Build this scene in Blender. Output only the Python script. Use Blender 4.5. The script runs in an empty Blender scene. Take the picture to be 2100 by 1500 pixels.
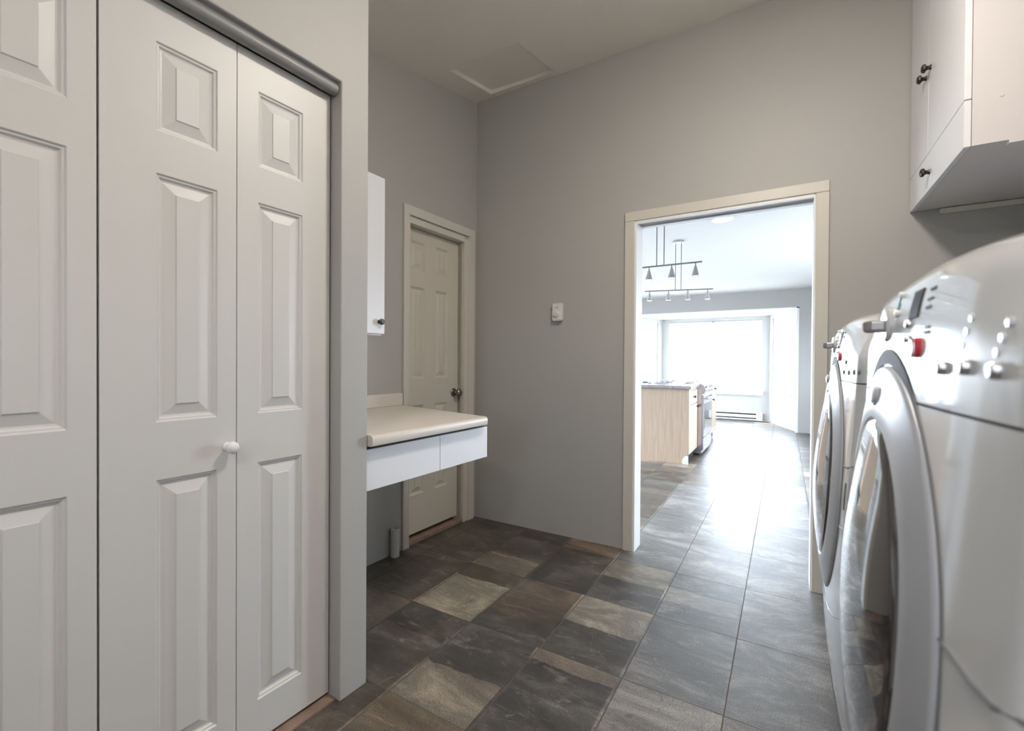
import bpy, bmesh, math, random
from mathutils import Vector, Matrix
random.seed(7)
SC = bpy.context.scene
COL = SC.collection
PI = math.pi

# ------------------------------------------------------------------ camera
H = 1.17
YAW, PITCH, ROLL = math.radians(30.92), math.radians(-0.474), math.radians(0.372)
F = Vector((-math.sin(YAW)*math.cos(PITCH), math.cos(YAW)*math.cos(PITCH), math.sin(PITCH)))
R0 = Vector((math.cos(YAW), math.sin(YAW), 0)); U0 = R0.cross(F)
RR = math.cos(ROLL)*R0 + math.sin(ROLL)*U0
UU = -math.sin(ROLL)*R0 + math.cos(ROLL)*U0
cam_d = bpy.data.cameras.new('camera'); cam = bpy.data.objects.new('camera', cam_d); COL.objects.link(cam)
cam_d.sensor_width = 36.0; cam_d.lens = 16.0; cam_d.clip_start = 0.02
M = Matrix((RR, UU, -F)).transposed().to_4x4(); M.translation = Vector((0, 0, H))
cam.matrix_world = M
cam_d.dof.use_dof = True; cam_d.dof.focus_distance = 2.9; cam_d.dof.aperture_fstop = 4.5
SC.camera = cam

# ------------------------------------------------------------------ light
SC.view_settings.view_transform = 'Standard'; SC.view_settings.look = 'None'
SC.view_settings.gamma = 1.0; SC.view_settings.use_curve_mapping = False
SC.view_settings.exposure = 0.0
SC.cycles.use_denoising = True
SC.cycles.max_bounces = 12; SC.cycles.diffuse_bounces = 7; SC.cycles.glossy_bounces = 5
SC.cycles.sample_clamp_indirect = 8.0
W = bpy.data.worlds.new('sky'); SC.world = W; W.use_nodes = True
bg = W.node_tree.nodes['Background']
# overcast sky, ground outside darker than the sky
wn = W.node_tree; wt = wn.nodes.new('ShaderNodeTexCoord'); ws = wn.nodes.new('ShaderNodeSeparateXYZ'); wr = wn.nodes.new('ShaderNodeValToRGB')
wn.links.new(wt.outputs['Generated'], ws.inputs[0]); wn.links.new(ws.outputs[2], wr.inputs[0]); wn.links.new(wr.outputs[0], bg.inputs[0])
wr.color_ramp.elements[0].position = 0.0; wr.color_ramp.elements[0].color = (.24, .26, .29, 1)
wr.color_ramp.elements[1].position = 0.02; wr.color_ramp.elements[1].color = (.79, .87, 1, 1)
bg.inputs[1].default_value = 33.0

def area(name, loc, aim, sx, sy, energy=0, color=(1, 1, 1), portal=False, shape='RECTANGLE', parent=None):
    l = bpy.data.lights.new(name, 'AREA'); l.shape = shape; l.size = sx; l.size_y = sy
    l.energy = energy; l.color = color
    o = bpy.data.objects.new(name, l); COL.objects.link(o)
    o.location = loc; o.rotation_euler = Vector(aim).to_track_quat('-Z', 'Z' if abs(Vector(aim).normalized().z) < .9 else 'Y').to_euler()
    if portal: l.cycles.is_portal = True
    if parent: o.parent = parent
    return o
BAY_L, BAY_R, BAY_Y = -2.34, -0.27, 10.42           # bay window centre wall
KY = 9.08                                            # kitchen far wall
area('window_portal', (-1.30, BAY_Y+.12, 1.33), (0, -1, 0), 1.80, 1.42, portal=True)
area('window_portal', (0.03, 9.87, 1.33), (-.943, -.332, 0), 1.0, 1.42, portal=True)
area('window_portal', (-2.64, 9.87, 1.33), (.943, -.332, 0), 1.0, 1.42, portal=True)
area('window_portal', (-4.28, 5.6, 1.15), (1, 0, 0), 3.8, 2.0, portal=True)  # portal of the added left kitchen window
area('window_portal', (1.40, 5.6, 1.35), (-1, 0, 0), 2.6, 1.3, portal=True)  # portal of the added right kitchen window
area('window_portal', (-.25, -1.78, 1.50), (0, 1, 0), .35, .4, portal=True)  # portal of the added rear window
LAMP_1, LAMP_FILL = 152.0, 100.0       # radiance of the ceiling light and of the added fill lamp

# ------------------------------------------------------------------ materials
def mat(name, col, rough=0.5, metal=0.0, coat=0.0, bump=0.0, bscale=200.0, var=0.0, vscale=3.0, spec=0.5, coat_rough=0.05):
    m = bpy.data.materials.new(name); m.use_nodes = True; nt = m.node_tree; b = nt.nodes['Principled BSDF']
    b.inputs['Base Color'].default_value = (*col, 1); b.inputs['Roughness'].default_value = rough
    b.inputs['Metallic'].default_value = metal; b.inputs['Coat Weight'].default_value = coat
    b.inputs['Coat Roughness'].default_value = coat_rough
    b.inputs['Specular IOR Level'].default_value = spec
    tc = nt.nodes.new('ShaderNodeTexCoord')
    if bump > 0:
        n = nt.nodes.new('ShaderNodeTexNoise'); n.inputs['Scale'].default_value = bscale; n.inputs['Detail'].default_value = 3
        nt.links.new(tc.outputs['Object'], n.inputs['Vector'])
        bp = nt.nodes.new('ShaderNodeBump'); bp.inputs['Strength'].default_value = bump; bp.inputs['Distance'].default_value = 0.002
        nt.links.new(n.outputs['Fac'], bp.inputs['Height']); nt.links.new(bp.outputs['Normal'], b.inputs['Normal'])
    n2 = nt.nodes.new('ShaderNodeTexNoise'); n2.inputs['Scale'].default_value = vscale; n2.inputs['Detail'].default_value = 4
    nt.links.new(tc.outputs['Object'], n2.inputs['Vector'])
    mx = nt.nodes.new('ShaderNodeMix'); mx.data_type = 'RGBA'
    v = max(var, 0.012)
    mx.inputs['A'].default_value = tuple(max(0, c*(1-v)) for c in col)+(1,)
    mx.inputs['B'].default_value = tuple(min(1, c*(1+v)) for c in col)+(1,)
    nt.links.new(n2.outputs['Fac'], mx.inputs['Factor']); nt.links.new(mx.outputs['Result'], b.inputs['Base Color'])
    return m
def emis(name, col, strength):
    m = bpy.data.materials.new(name); m.use_nodes = True; b = m.node_tree.nodes['Principled BSDF']
    b.inputs['Base Color'].default_value = (*col, 1)
    b.inputs['Emission Color'].default_value = (*col, 1); b.inputs['Emission Strength'].default_value = strength
    return m
def glass_mat():
    m = bpy.data.materials.new('window_glass'); m.use_nodes = True; nt = m.node_tree
    for n in list(nt.nodes): nt.nodes.remove(n)
    o = nt.nodes.new('ShaderNodeOutputMaterial'); mx = nt.nodes.new('ShaderNodeMixShader')
    t = nt.nodes.new('ShaderNodeBsdfTransparent'); g = nt.nodes.new('ShaderNodeBsdfGlossy'); g.inputs['Roughness'].default_value = 0.02
    t.inputs[0].default_value = (.96, .98, .98, 1); mx.inputs[0].default_value = 0.07
    nt.links.new(t.outputs[0], mx.inputs[1]); nt.links.new(g.outputs[0], mx.inputs[2]); nt.links.new(mx.outputs[0], o.inputs[0])
    return m

def floor_mat():
    m = bpy.data.materials.new('slate_look_tile'); m.use_nodes = True; nt = m.node_tree; N = nt.nodes; L = nt.links
    b = N['Principled BSDF']
    def math_(op, a, bb=None, c=None):
        n = N.new('ShaderNodeMath'); n.operation = op
        for i, v in enumerate((a, bb, c)):
            if v is None: continue
            if isinstance(v, (int, float)): n.inputs[i].default_value = v
            else: L.new(v, n.inputs[i])
        return n.outputs[0]
    def mixc(f, a, c, mode='MIX'):
        n = N.new('ShaderNodeMix'); n.data_type = 'RGBA'; n.blend_type = mode
        for k, v in (('Factor', f), ('A', a), ('B', c)):
            if isinstance(v, (int, float)): n.inputs[k].default_value = v
            elif isinstance(v, tuple): n.inputs[k].default_value = (*v, 1)
            else: L.new(v, n.inputs[k])
        return n.outputs['Result']
    def vec(x, y, z=0.0):
        n = N.new('ShaderNodeCombineXYZ')
        for i, v in enumerate((x, y, z)):
            if isinstance(v, (int, float)): n.inputs[i].default_value = v
            else: L.new(v, n.inputs[i])
        return n.outputs[0]
    def noise(v, s, det=5, rough=.55, dist=0.0):
        n = N.new('ShaderNodeTexNoise'); n.inputs['Scale'].default_value = s; n.inputs['Detail'].default_value = det
        n.inputs['Roughness'].default_value = rough; n.inputs['Distortion'].default_value = dist
        L.new(v, n.inputs['Vector']); return n
    def white(v):
        n = N.new('ShaderNodeTexWhiteNoise'); n.noise_dimensions = '3D'; L.new(v, n.inputs['Vector']); return n
    def ramp(f, pts):
        n = N.new('ShaderNodeValToRGB'); L.new(f, n.inputs[0]); e = n.color_ramp.elements
        while len(e) < len(pts): e.new(.5)
        for el, (p, c) in zip(e, pts):
            el.position = p; el.color = (*c, 1)
        return n.outputs[0]
    tc = N.new('ShaderNodeTexCoord'); sp = N.new('ShaderNodeSeparateXYZ'); L.new(tc.outputs['Object'], sp.inputs[0])
    X, Y = sp.outputs[0], sp.outputs[1]
    u = math_('DIVIDE', math_('ADD', X, 0.848 + .343*10), .343)
    v = math_('DIVIDE', math_('ADD', Y, -1.151 + .494*10), .4945)
    iu, iv = math_('FLOOR', u), math_('FLOOR', v)
    fu, fv = math_('SUBTRACT', u, iu), math_('SUBTRACT', v, iv)
    cell = white(vec(iu, iv, 3.7)); csep = N.new('ShaderNodeSeparateColor'); L.new(cell.outputs['Color'], csep.inputs[0])
    r1, r2, r3 = csep.outputs[0], csep.outputs[1], csep.outputs[2]
    # a printed break across most tiles, at its own place in each
    wob = noise(vec(X, Y, r1), 5, 3)
    cut = math_('ADD', math_('MULTIPLY', r1, .5), .25)
    wv = math_('ADD', fv, math_('MULTIPLY', math_('SUBTRACT', wob.outputs['Fac'], .5), .10))
    half = math_('GREATER_THAN', wv, cut)
    sub = white(vec(iu, iv, math_('ADD', math_('MULTIPLY', half, 5.0), 1.3))); ss = N.new('ShaderNodeSeparateColor'); L.new(sub.outputs['Color'], ss.inputs[0])
    tone = math_('ADD', math_('MULTIPLY', ss.outputs[0], .62), math_('MULTIPLY', r2, .38))
    base = ramp(tone, [(0.0, (.030, .028, .025)), (.30, (.052, .045, .038)), (.48, (.080, .065, .053)), (.62, (.062, .060, .058)), (.82, (.115, .103, .090)), (1.0, (.26, .22, .175))])
    # tiles that stand out, some with window sheen put into the colour: (x0, x1, y0, y1, colour)
    wy = math_('ADD', Y, math_('MULTIPLY', math_('SUBTRACT', wob.outputs['Fac'], .5), .07))
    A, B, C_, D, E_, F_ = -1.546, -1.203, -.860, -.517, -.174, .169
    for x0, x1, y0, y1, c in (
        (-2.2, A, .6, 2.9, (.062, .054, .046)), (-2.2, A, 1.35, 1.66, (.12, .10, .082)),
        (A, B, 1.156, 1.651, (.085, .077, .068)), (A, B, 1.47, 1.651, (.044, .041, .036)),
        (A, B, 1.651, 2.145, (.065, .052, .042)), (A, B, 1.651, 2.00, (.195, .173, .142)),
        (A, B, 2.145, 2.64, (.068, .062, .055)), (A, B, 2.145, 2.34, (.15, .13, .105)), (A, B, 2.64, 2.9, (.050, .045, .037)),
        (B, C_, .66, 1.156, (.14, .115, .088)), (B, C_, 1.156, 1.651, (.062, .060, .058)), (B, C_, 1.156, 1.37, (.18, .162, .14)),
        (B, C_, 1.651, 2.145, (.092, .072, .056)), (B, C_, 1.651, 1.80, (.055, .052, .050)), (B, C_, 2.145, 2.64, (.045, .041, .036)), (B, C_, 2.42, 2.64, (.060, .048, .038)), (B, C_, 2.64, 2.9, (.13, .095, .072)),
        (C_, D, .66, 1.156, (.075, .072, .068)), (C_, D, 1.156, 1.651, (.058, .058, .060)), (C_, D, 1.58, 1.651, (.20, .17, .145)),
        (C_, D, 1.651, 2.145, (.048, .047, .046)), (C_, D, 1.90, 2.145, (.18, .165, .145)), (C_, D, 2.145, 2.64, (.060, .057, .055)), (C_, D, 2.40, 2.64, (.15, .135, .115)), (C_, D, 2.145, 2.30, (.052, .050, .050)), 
        (D, E_, .66, 1.156, (.11, .105, .10)), (D, E_, 1.156, 1.651, (.145, .142, .145)), (D, E_, 1.651, 2.145, (.12, .122, .13)), (D, E_, 2.145, 2.64, (.095, .098, .108)), (D, E_, 2.30, 2.45, (.19, .182, .178)), (D, E_, 2.64, 3.13, (.15, .15, .155)), (C_, D, 2.64, 4.62, (.135, .135, .14)),  # bluish greys of right-hand and kitchen columns carry painted daylight sheen
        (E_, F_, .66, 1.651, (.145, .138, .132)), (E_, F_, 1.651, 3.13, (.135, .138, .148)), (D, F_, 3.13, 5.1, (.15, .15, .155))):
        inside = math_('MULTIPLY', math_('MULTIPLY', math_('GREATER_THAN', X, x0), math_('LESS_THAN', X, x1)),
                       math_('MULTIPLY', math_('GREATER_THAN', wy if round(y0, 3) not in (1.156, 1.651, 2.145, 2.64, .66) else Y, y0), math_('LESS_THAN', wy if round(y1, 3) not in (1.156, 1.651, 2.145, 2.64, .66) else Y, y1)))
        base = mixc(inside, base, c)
    off = vec(math_('ADD', math_('MULTIPLY', X, .45), math_('MULTIPLY', r3, 9)), math_('ADD', Y, math_('MULTIPLY', r1, 7)), 0.0)
    cloud = noise(off, 5.5, 12, .76, .5)
    base = mixc(1.0, base, ramp(cloud.outputs['Fac'], [(.32, (.50, .49, .47)), (.5, (1.0, .96, .90)), (.68, (2.5, 2.35, 2.15))]), 'MULTIPLY')
    # pale streaks and fine speckle
    streak = noise(vec(math_('MULTIPLY', X, 3.0), math_('ADD', math_('MULTIPLY', Y, 9), math_('MULTIPLY', r2, 20)), r3), 2.2, 7, .68, 1.2)
    sf = ramp(streak.outputs['Fac'], [(.56, (0, 0, 0)), (.72, (1, 1, 1))])
    base = mixc(math_('MULTIPLY', sf, .55), base, (.30, .275, .24))
    spk = noise(tc.outputs['Object'], 240, 2, .7)
    base = mixc(.85, base, ramp(spk.outputs['Fac'], [(.34, (.42, .42, .42)), (.5, (1, 1, 1)), (.64, (1.75, 1.72, 1.66))]), 'MULTIPLY')
    # thin dark and light veins
    vn = noise(vec(math_('ADD', math_('MULTIPLY', X, 1.6), math_('MULTIPLY', r3, 5)), math_('ADD', Y, math_('MULTIPLY', r2, 5)), r1), 2.6, 4, .5, 1.0)
    d = math_('ABSOLUTE', math_('SUBTRACT', vn.outputs['Fac'], .5))
    base = mixc(math_('MULTIPLY', math_('LESS_THAN', d, .0022), .45), base, (.03, .026, .022))
    d2 = math_('ABSOLUTE', math_('SUBTRACT', vn.outputs['Fac'], .63))
    base = mixc(math_('MULTIPLY', math_('LESS_THAN', d2, .0018), .35), base, (.34, .32, .29))
    # grout
    def edge(f, w):
        return math_('MAXIMUM', math_('LESS_THAN', f, w), math_('GREATER_THAN', f, 1-w))
    g = math_('MAXIMUM', edge(fu, .0055), edge(fv, .0038))
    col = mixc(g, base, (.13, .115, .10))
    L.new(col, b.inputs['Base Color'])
    rgh = math_('ADD', math_('MULTIPLY', cloud.outputs['Fac'], .14), .33)
    L.new(math_('ADD', rgh, math_('MULTIPLY', g, .4)), b.inputs['Roughness'])
    b.inputs['Specular IOR Level'].default_value = .95
    hb = math_('ADD', math_('MULTIPLY', cloud.outputs['Fac'], 1.2), math_('MULTIPLY', spk.outputs['Fac'], .25))
    hb = math_('SUBTRACT', hb, math_('MULTIPLY', g, 1.4)); L.new(math_('MULTIPLY', math_('SUBTRACT', 1.0, g), .95), b.inputs['Specular IOR Level'])
    bp = N.new('ShaderNodeBump'); bp.inputs['Strength'].default_value = .35; bp.inputs['Distance'].default_value = .0016
    L.new(hb, bp.inputs['Height']); L.new(bp.outputs['Normal'], b.inputs['Normal'])
    return m

def wood_mat():
    m = bpy.data.materials.new('oak'); m.use_nodes = True; nt = m.node_tree; N = nt.nodes; L = nt.links; b = N['Principled BSDF']
    tc = N.new('ShaderNodeTexCoord'); mp = N.new('ShaderNodeMapping'); L.new(tc.outputs['Object'], mp.inputs[0])
    mp.inputs['Scale'].default_value = (16, 16, .9)
    n = N.new('ShaderNodeTexNoise'); n.inputs['Scale'].default_value = 3.0; n.inputs['Detail'].default_value = 8; n.inputs['Distortion'].default_value = .8
    L.new(mp.outputs[0], n.inputs['Vector'])
    r = N.new('ShaderNodeValToRGB'); L.new(n.outputs['Fac'], r.inputs[0]); e = r.color_ramp.elements
    e[0].position = .3; e[0].color = (.43, .32, .24, 1); e[1].position = .68; e[1].color = (.53, .41, .315, 1)
    L.new(r.outputs[0], b.inputs['Base Color']); b.inputs['Roughness'].default_value = .38
    return m

M_WALL = mat('grey_wall_paint', (.42, .415, .40), .55, bump=.25, bscale=260)
M_CEIL = mat('ceiling_texture', (.80, .77, .71), .8, bump=.8, bscale=90)
M_KCEIL = mat('kitchen_ceiling_paint', (.74, .74, .73), .8, bump=.6, bscale=90)
M_TRIM = mat('cream_trim_paint', (.61, .585, .53), .38, bump=.05, bscale=400)
M_CREAMDOOR = mat('cream_door_paint', (.60, .565, .495), .40, bump=.08, bscale=500)
M_WHITEDOOR = mat('white_door_paint', (.645, .64, .625), .42, bump=.10, bscale=420)
M_WHITE = mat('white_melamine', (.76, .77, .80), .30, bump=.02)
M_CABSIDE = mat('cabinet_side_laminate', (.66, .635, .64), .38, bump=.02)
M_WTRIM = mat('white_trim', (.85, .86, .87), .4)
M_COUNTER = mat('cream_laminate', (.66, .61, .55), .33, bump=.05, bscale=300, var=.05, vscale=120)
M_TRACK = mat('grey_metal_track', (.23, .23, .232), .42, metal=0)
M_DARK = mat('dark_gap', (.015, .014, .014), .8)  # near-black; shade of gaps and recesses put into the colour
M_BLACK = mat('black_plastic', (.018, .02, .026), .35)
M_BRONZE = mat('dark_bronze', (.055, .045, .042), .34, metal=.7)
M_NICKEL = mat('satin_nickel', (.26, .23, .20), .28, metal=1.0)
M_CHROME = mat('brushed_steel', (.50, .50, .52), .3, metal=.9)
M_PORC = mat('white_porcelain', (.82, .82, .84), .12, coat=.6)
M_PVC = mat('white_pvc', (.62, .61, .60), .4, var=.1, vscale=20)
M_PLASTIC = mat('white_plastic', (.72, .70, .68), .4)
M_BODY = mat('silver_white_enamel', (.60, .62, .64), .30, coat=1.0, coat_rough=.06)
M_RING = mat('silver_door_ring', (.46, .485, .53), .42, metal=.35, coat=.5, coat_rough=.22)
M_DGLASS = mat('dark_door_glass', (.028, .026, .030), .04, coat=1.0, coat_rough=.02, spec=.9)
M_DIALG = mat('dial_grey', (.30, .29, .29), .35, metal=.3)
M_LCD = mat('display_screen', (.035, .030, .038), .5, spec=.2)
M_RED = mat('red_plastic', (.55, .03, .05), .3)
M_GREEN = mat('green_legend', (.05, .25, .20), .4)
M_PRINT = mat('grey_print', (.16, .16, .17), .6)
M_RECESS_SHADE = mat('recess_shade_grey', (.07, .075, .09), .6, spec=.2)
M_GRAN = mat('granite', (.30, .27, .29), .22, var=.5, vscale=60, coat=.5)
M_STEEL = mat('stainless_steel', (.48, .46, .48), .22, metal=.9)
M_OVENGLASS = mat('oven_glass', (.02, .025, .035), .05, coat=1)
M_OAK = wood_mat()
M_GLASS = glass_mat()
M_THRESH = mat('worn_tile_strip', (.26, .18, .14), .7, var=.5, vscale=14)
M_HEATER = mat('heater_enamel', (.78, .79, .80), .4)
M_FLOOR = floor_mat()
M_LED = emis('led_lens', (1, .98, .95), 7.0)
M_LAMPGLASS = emis('lamp_glass', (1, .905, .80), LAMP_1)
M_FILLGLASS = emis('fill_lamp_glass', (1, .94, .89), LAMP_FILL)

# ------------------------------------------------------------------ builders
def link(name, me, m=None, parent=None, smooth=False):
    o = bpy.data.objects.new(name, me); COL.objects.link(o)
    if m is not None: me.materials.append(m)
    if parent is not None: o.parent = parent
    if smooth:
        for p in me.polygons: p.use_smooth = True
    return o
def obj(name, bm, m=None, parent=None, smooth=False, bevel=0, seg=2, angle=40):
    bmesh.ops.recalc_face_normals(bm, faces=bm.faces[:])
    me = bpy.data.meshes.new(name); bm.to_mesh(me); bm.free()
    o = link(name, me, m, parent, smooth)
    if bevel:
        b = o.modifiers.new('bevel', 'BEVEL'); b.width = bevel; b.segments = seg; b.limit_method = 'ANGLE'; b.angle_limit = math.radians(35)
    if smooth:
        try:
            me.set_sharp_from_angle(angle=math.radians(angle))
        except Exception: pass
    return o
def bx(bm, x0, x1, y0, y1, z0, z1):
    v = [bm.verts.new((x, y, z)) for x in (x0, x1) for y in (y0, y1) for z in (z0, z1)]
    for f in ((0, 1, 3, 2), (4, 6, 7, 5), (0, 4, 5, 1), (2, 3, 7, 6), (0, 2, 6, 4), (1, 5, 7, 3)):
        bm.faces.new([v[i] for i in f])
def prism(bm, poly, a0, a1, axis='z'):
    """poly of 2D points extruded along an axis between a0 and a1"""
    def P(p, a):
        return {'z': (p[0], p[1], a), 'y': (p[0], a, p[1]), 'x': (a, p[0], p[1])}[axis]
    v0 = [bm.verts.new(P(p, a0)) for p in poly]; v1 = [bm.verts.new(P(p, a1)) for p in poly]
    n = len(poly); bm.faces.new(v0); bm.faces.new(v1[::-1])
    for i in range(n): bm.faces.new((v0[i], v0[(i+1) % n], v1[(i+1) % n], v1[i]))
def lathe(bm, prof, c=(0, 0, 0), axis='x', seg=28, sy=1, sz=1):
    """prof: (radius, position along axis)"""
    rings = []
    for r, h in prof:
        ring = []
        for k in range(seg):
            a = 2*PI*k/seg; p, q = r*math.cos(a)*sy, r*math.sin(a)*sz
            co = {'x': (h, p, q), 'y': (p, h, q), 'z': (p, q, h)}[axis]
            ring.append(bm.verts.new((co[0]+c[0], co[1]+c[1], co[2]+c[2])))
        rings.append(ring)
    for a, b in zip(rings, rings[1:]):
        for k in range(seg): bm.faces.new((a[k], a[(k+1) % seg], b[(k+1) % seg], b[k]))
    bm.faces.new(rings[0]); bm.faces.new(rings[-1][::-1])
def tube(bm, pts, r, seg=10):
    pts = [Vector(p) for p in pts]; rings = []
    for i, p in enumerate(pts):
        d = (pts[min(i+1, len(pts)-1)] - pts[max(i-1, 0)]).normalized()
        up = Vector((0, 0, 1)) if abs(d.z) < .9 else Vector((1, 0, 0))
        a = d.cross(up).normalized(); b = d.cross(a)
        rings.append([bm.verts.new(p + a*r*math.cos(2*PI*k/seg) + b*r*math.sin(2*PI*k/seg)) for k in range(seg)])
    for A, B in zip(rings, rings[1:]):
        for k in range(seg): bm.faces.new((A[k], A[(k+1) % seg], B[(k+1) % seg], B[k]))
    bm.faces.new(rings[0]); bm.faces.new(rings[-1][::-1])
def BM(): return bmesh.new()
def boxobj(name, b, m, parent=None, bevel=0, seg=2):
    bm = BM(); bx(bm, *b); return obj(name, bm, m, parent, bevel=bevel, seg=seg)
def tag(o, label=None, cat=None, group=None, kind=None):
    if label: o['label'] = label
    if cat: o['category'] = cat
    if group: o['group'] = group
    if kind: o['kind'] = kind
    return o
def thing(name, label, cat, loc=(0, 0, 0), rz=0.0, group=None):
    o = bpy.data.objects.new(name, None); COL.objects.link(o); o.empty_display_size = .1
    o.location = loc; o.rotation_euler = (0, 0, rz); return tag(o, label, cat, group)
def struct(o, label=None): return tag(o, label, None, None, 'structure')

# left-hand walls stand 1.9 degrees out of square: frame x = out of the wall, y = along it
TH = math.radians(1.9)
LO = Vector((-1.995, 2.80, 0)); LN = Vector((math.cos(TH), -math.sin(TH), 0)); LD = Vector((math.sin(TH), math.cos(TH), 0))
def Lp(x, s, z=0): return LO + LN*x + LD*s + Vector((0, 0, z))
def lthing(name, label, cat, x, s, z, group=None): return thing(name, label, cat, Lp(x, s, z), -TH, group)
def lobj(o): o.location = LO; o.rotation_euler = (0, 0, -TH); return o

CZ0, CSL = 3.108, .19
def ceil_z(y): return max(2.44, CZ0 - CSL*(2.80 - y))

# ------------------------------------------------------------------ room shell
bm = BM()
bx(bm, -4.3, 1.4, -1.9, 9.3, -.12, 0)
prism(bm, [(-2.85, 9.3), (-2.40, 10.6), (-.20, 10.6), (.25, 9.3)], -.12, 0)
struct(obj('floor', bm, M_FLOOR))

# far wall of the laundry room with the doorway
DL, DR, DT = -.79, .126, 2.035
bm = BM()
bx(bm, -4.2, DL, 2.80, 2.92, 0, 3.3); bx(bm, DR, 1.3, 2.80, 2.92, 0, 3.3); bx(bm, DL, DR, 2.80, 2.92, DT, 3.3)
struct(obj('wall_back', bm, M_WALL))

# left wall with the closed door's opening, local frame
bm = BM()
bx(bm, -.12, 0, -4.7, -.713, 0, 3.3); bx(bm, -.12, 0, -.122, .02, 0, 3.3); bx(bm, -.12, 0, -.713, -.122, 2.06, 3.3); bx(bm, -.30, -.24, -1.2, .1, 0, 3.3); bx(bm, -.24, -.12, -1.2, -1.14, 0, 3.3)  # last two boxes are added, unseen backing that blocks sky leaking under door
struct(lobj(obj('wall_left', bm, M_WALL)))
# closet wall: end partition, header, far-left pier
WOFF = .758
bm = BM()
prism(bm, [(-4.65, 0), (-2.985, 0), (-2.985, 2.115), (-1.747, 2.115), (-1.747, 0), (-1.634, 0), (-1.634, 3.0), (-4.65, 3.0)], WOFF-.11, WOFF, 'x')
bx(bm, 0, WOFF-.11, -1.747, -1.634, 0, 3.0)
bx(bm, 0, WOFF-.11, -3.10, -3.0, 0, 3.0)
struct(lobj(obj('wall_closet', bm, M_WALL, bevel=.004, seg=2)))
# right wall, rear wall with an added window for fill light
bm = BM(); bx(bm, .90, 1.02, -1.9, 2.80, 0, 3.3); struct(obj('wall_right', bm, M_WALL))
bm = BM(); bx(bm, -2.4, -.425, -1.82, -1.70, 0, 2.7); bx(bm, -.075, 1.0, -1.82, -1.70, 0, 2.7); bx(bm, -.425, -.075, -1.82, -1.70, 0, 1.25); bx(bm, -.425, -.075, -1.82, -1.70, 1.65, 2.7)
struct(obj('wall_rear', bm, M_WALL))
def window(name, n, w, h, loc, rz, mull=False, frame=.045):
    """local x = width, y = outwards, z = up from the sill"""
    bm = BM()
    bx(bm, -w/2, -w/2+frame, -.005, .05, 0, h); bx(bm, w/2-frame, w/2, -.005, .05, 0, h)
    bx(bm, -w/2+frame, w/2-frame, -.005, .05, 0, frame); bx(bm, -w/2+frame, w/2-frame, -.005, .05, h-frame, h)
    if mull: bx(bm, -.012, .012, .02, .045, frame, h-frame)
    o = obj(name, bm, M_WTRIM); o.location = loc; o.rotation_euler = (0, 0, rz); struct(o)
    g = boxobj('glass_pane', (-w/2+frame, w/2-frame, .026, .030, frame, h-frame), M_GLASS, o)
    return o
window('window_1', 1, .35, .4, (-.25, -1.77, 1.25), PI, False, .02)  # added window, unseen, lets in fill daylight for the closet side

# ceiling of the laundry room, sloping, with the hatch hole
HX0, HX1, HY0, HY1 = -1.835, -1.325, 2.265, 2.745
bm = BM()
def slab(x0, x1, y0, y1):
    a, b = ceil_z(y0), ceil_z(y1)
    prism(bm, [(y0, a), (y1, b), (y1, b+.12), (y0, a+.12)], x0, x1, 'x')
YB = 2.80-(CZ0-2.44)/CSL
slab(-2.35, 1.02, -1.82, YB); slab(-2.35, 1.02, YB, HY0)
slab(-2.35, HX0, HY0, HY1); slab(HX1, 1.02, HY0, HY1); slab(-2.35, 1.02, HY1, 2.80)
struct(obj('ceiling', bm, M_CEIL))
t = thing('attic_hatch', 'square attic access panel recessed in the sloping ceiling near the corner', 'hatch', ((HX0+HX1)/2, (HY0+HY1)/2, ceil_z((HY0+HY1)/2)+.01))
bm = BM(); hw = (HX1-HX0)/2-.001; hd = (HY1-HY0)/2-.001
for (a, b, c, d) in ((-hw, hw, -hd, hd),):
    z = lambda y: CSL*y
    prism(bm, [(c, z(c)+.020), (d, z(d)+.020), (d, z(d)+.04), (c, z(c)+.04)], a, b, 'x')
obj('hatch_panel', bm, M_CEIL, t)
bm = BM()
for (a, b, c, d) in ((-hw, -hw+.004, -hd, hd), (hw-.004, hw, -hd, hd), (-hw, hw, -hd, -hd+.004), (-hw, hw, hd-.004, hd)):
    prism(bm, [(c, CSL*c-.011), (d, CSL*d-.011), (d, CSL*d+.019), (c, CSL*c+.019)], a, b, 'x')
obj('hatch_frame', bm, mat('hatch_lit_edge_paint', (.84, .82, .77), .6), t)  # liner is paler: light on the recess edges put into its colour

# kitchen shell
bm = BM()
bx(bm, -4.2, -2.80, KY, KY+.12, 0, 2.5); bx(bm, .20, 1.3, KY, KY+.12, 0, 2.5); bx(bm, -2.80, .20, KY, KY+.12, 2.125, 2.5)
struct(obj('wall_kitchen_back', bm, M_WALL))
bm = BM(); bx(bm, 1.3, 1.42, 2.80, 4.3, 0, 2.5); bx(bm, 1.3, 1.42, 6.9, KY+.12, 0, 2.5); bx(bm, 1.3, 1.42, 4.3, 6.9, 0, .70); bx(bm, 1.3, 1.42, 4.3, 6.9, 2.0, 2.5); struct(obj('wall_kitchen_right', bm, M_WALL))
bm = BM()
bx(bm, -4.32, -4.2, 2.80, 3.7, 0, 2.5); bx(bm, -4.32, -4.2, 7.5, KY+.12, 0, 2.5); bx(bm, -4.32, -4.2, 3.7, 7.5, 0, .15); bx(bm, -4.32, -4.2, 3.7, 7.5, 2.15, 2.5)
struct(obj('wall_kitchen_left', bm, M_WALL))
window('window_2', 2, 3.8, 2.0, (-4.27, 5.6, .15), PI/2, True)  # added window, unseen, brightens the kitchen ceiling
window('window_6', 6, 2.6, 1.3, (1.37, 5.6, .70), -PI/2, True)  # second added window, unseen, for more daylight in the kitchen
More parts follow.
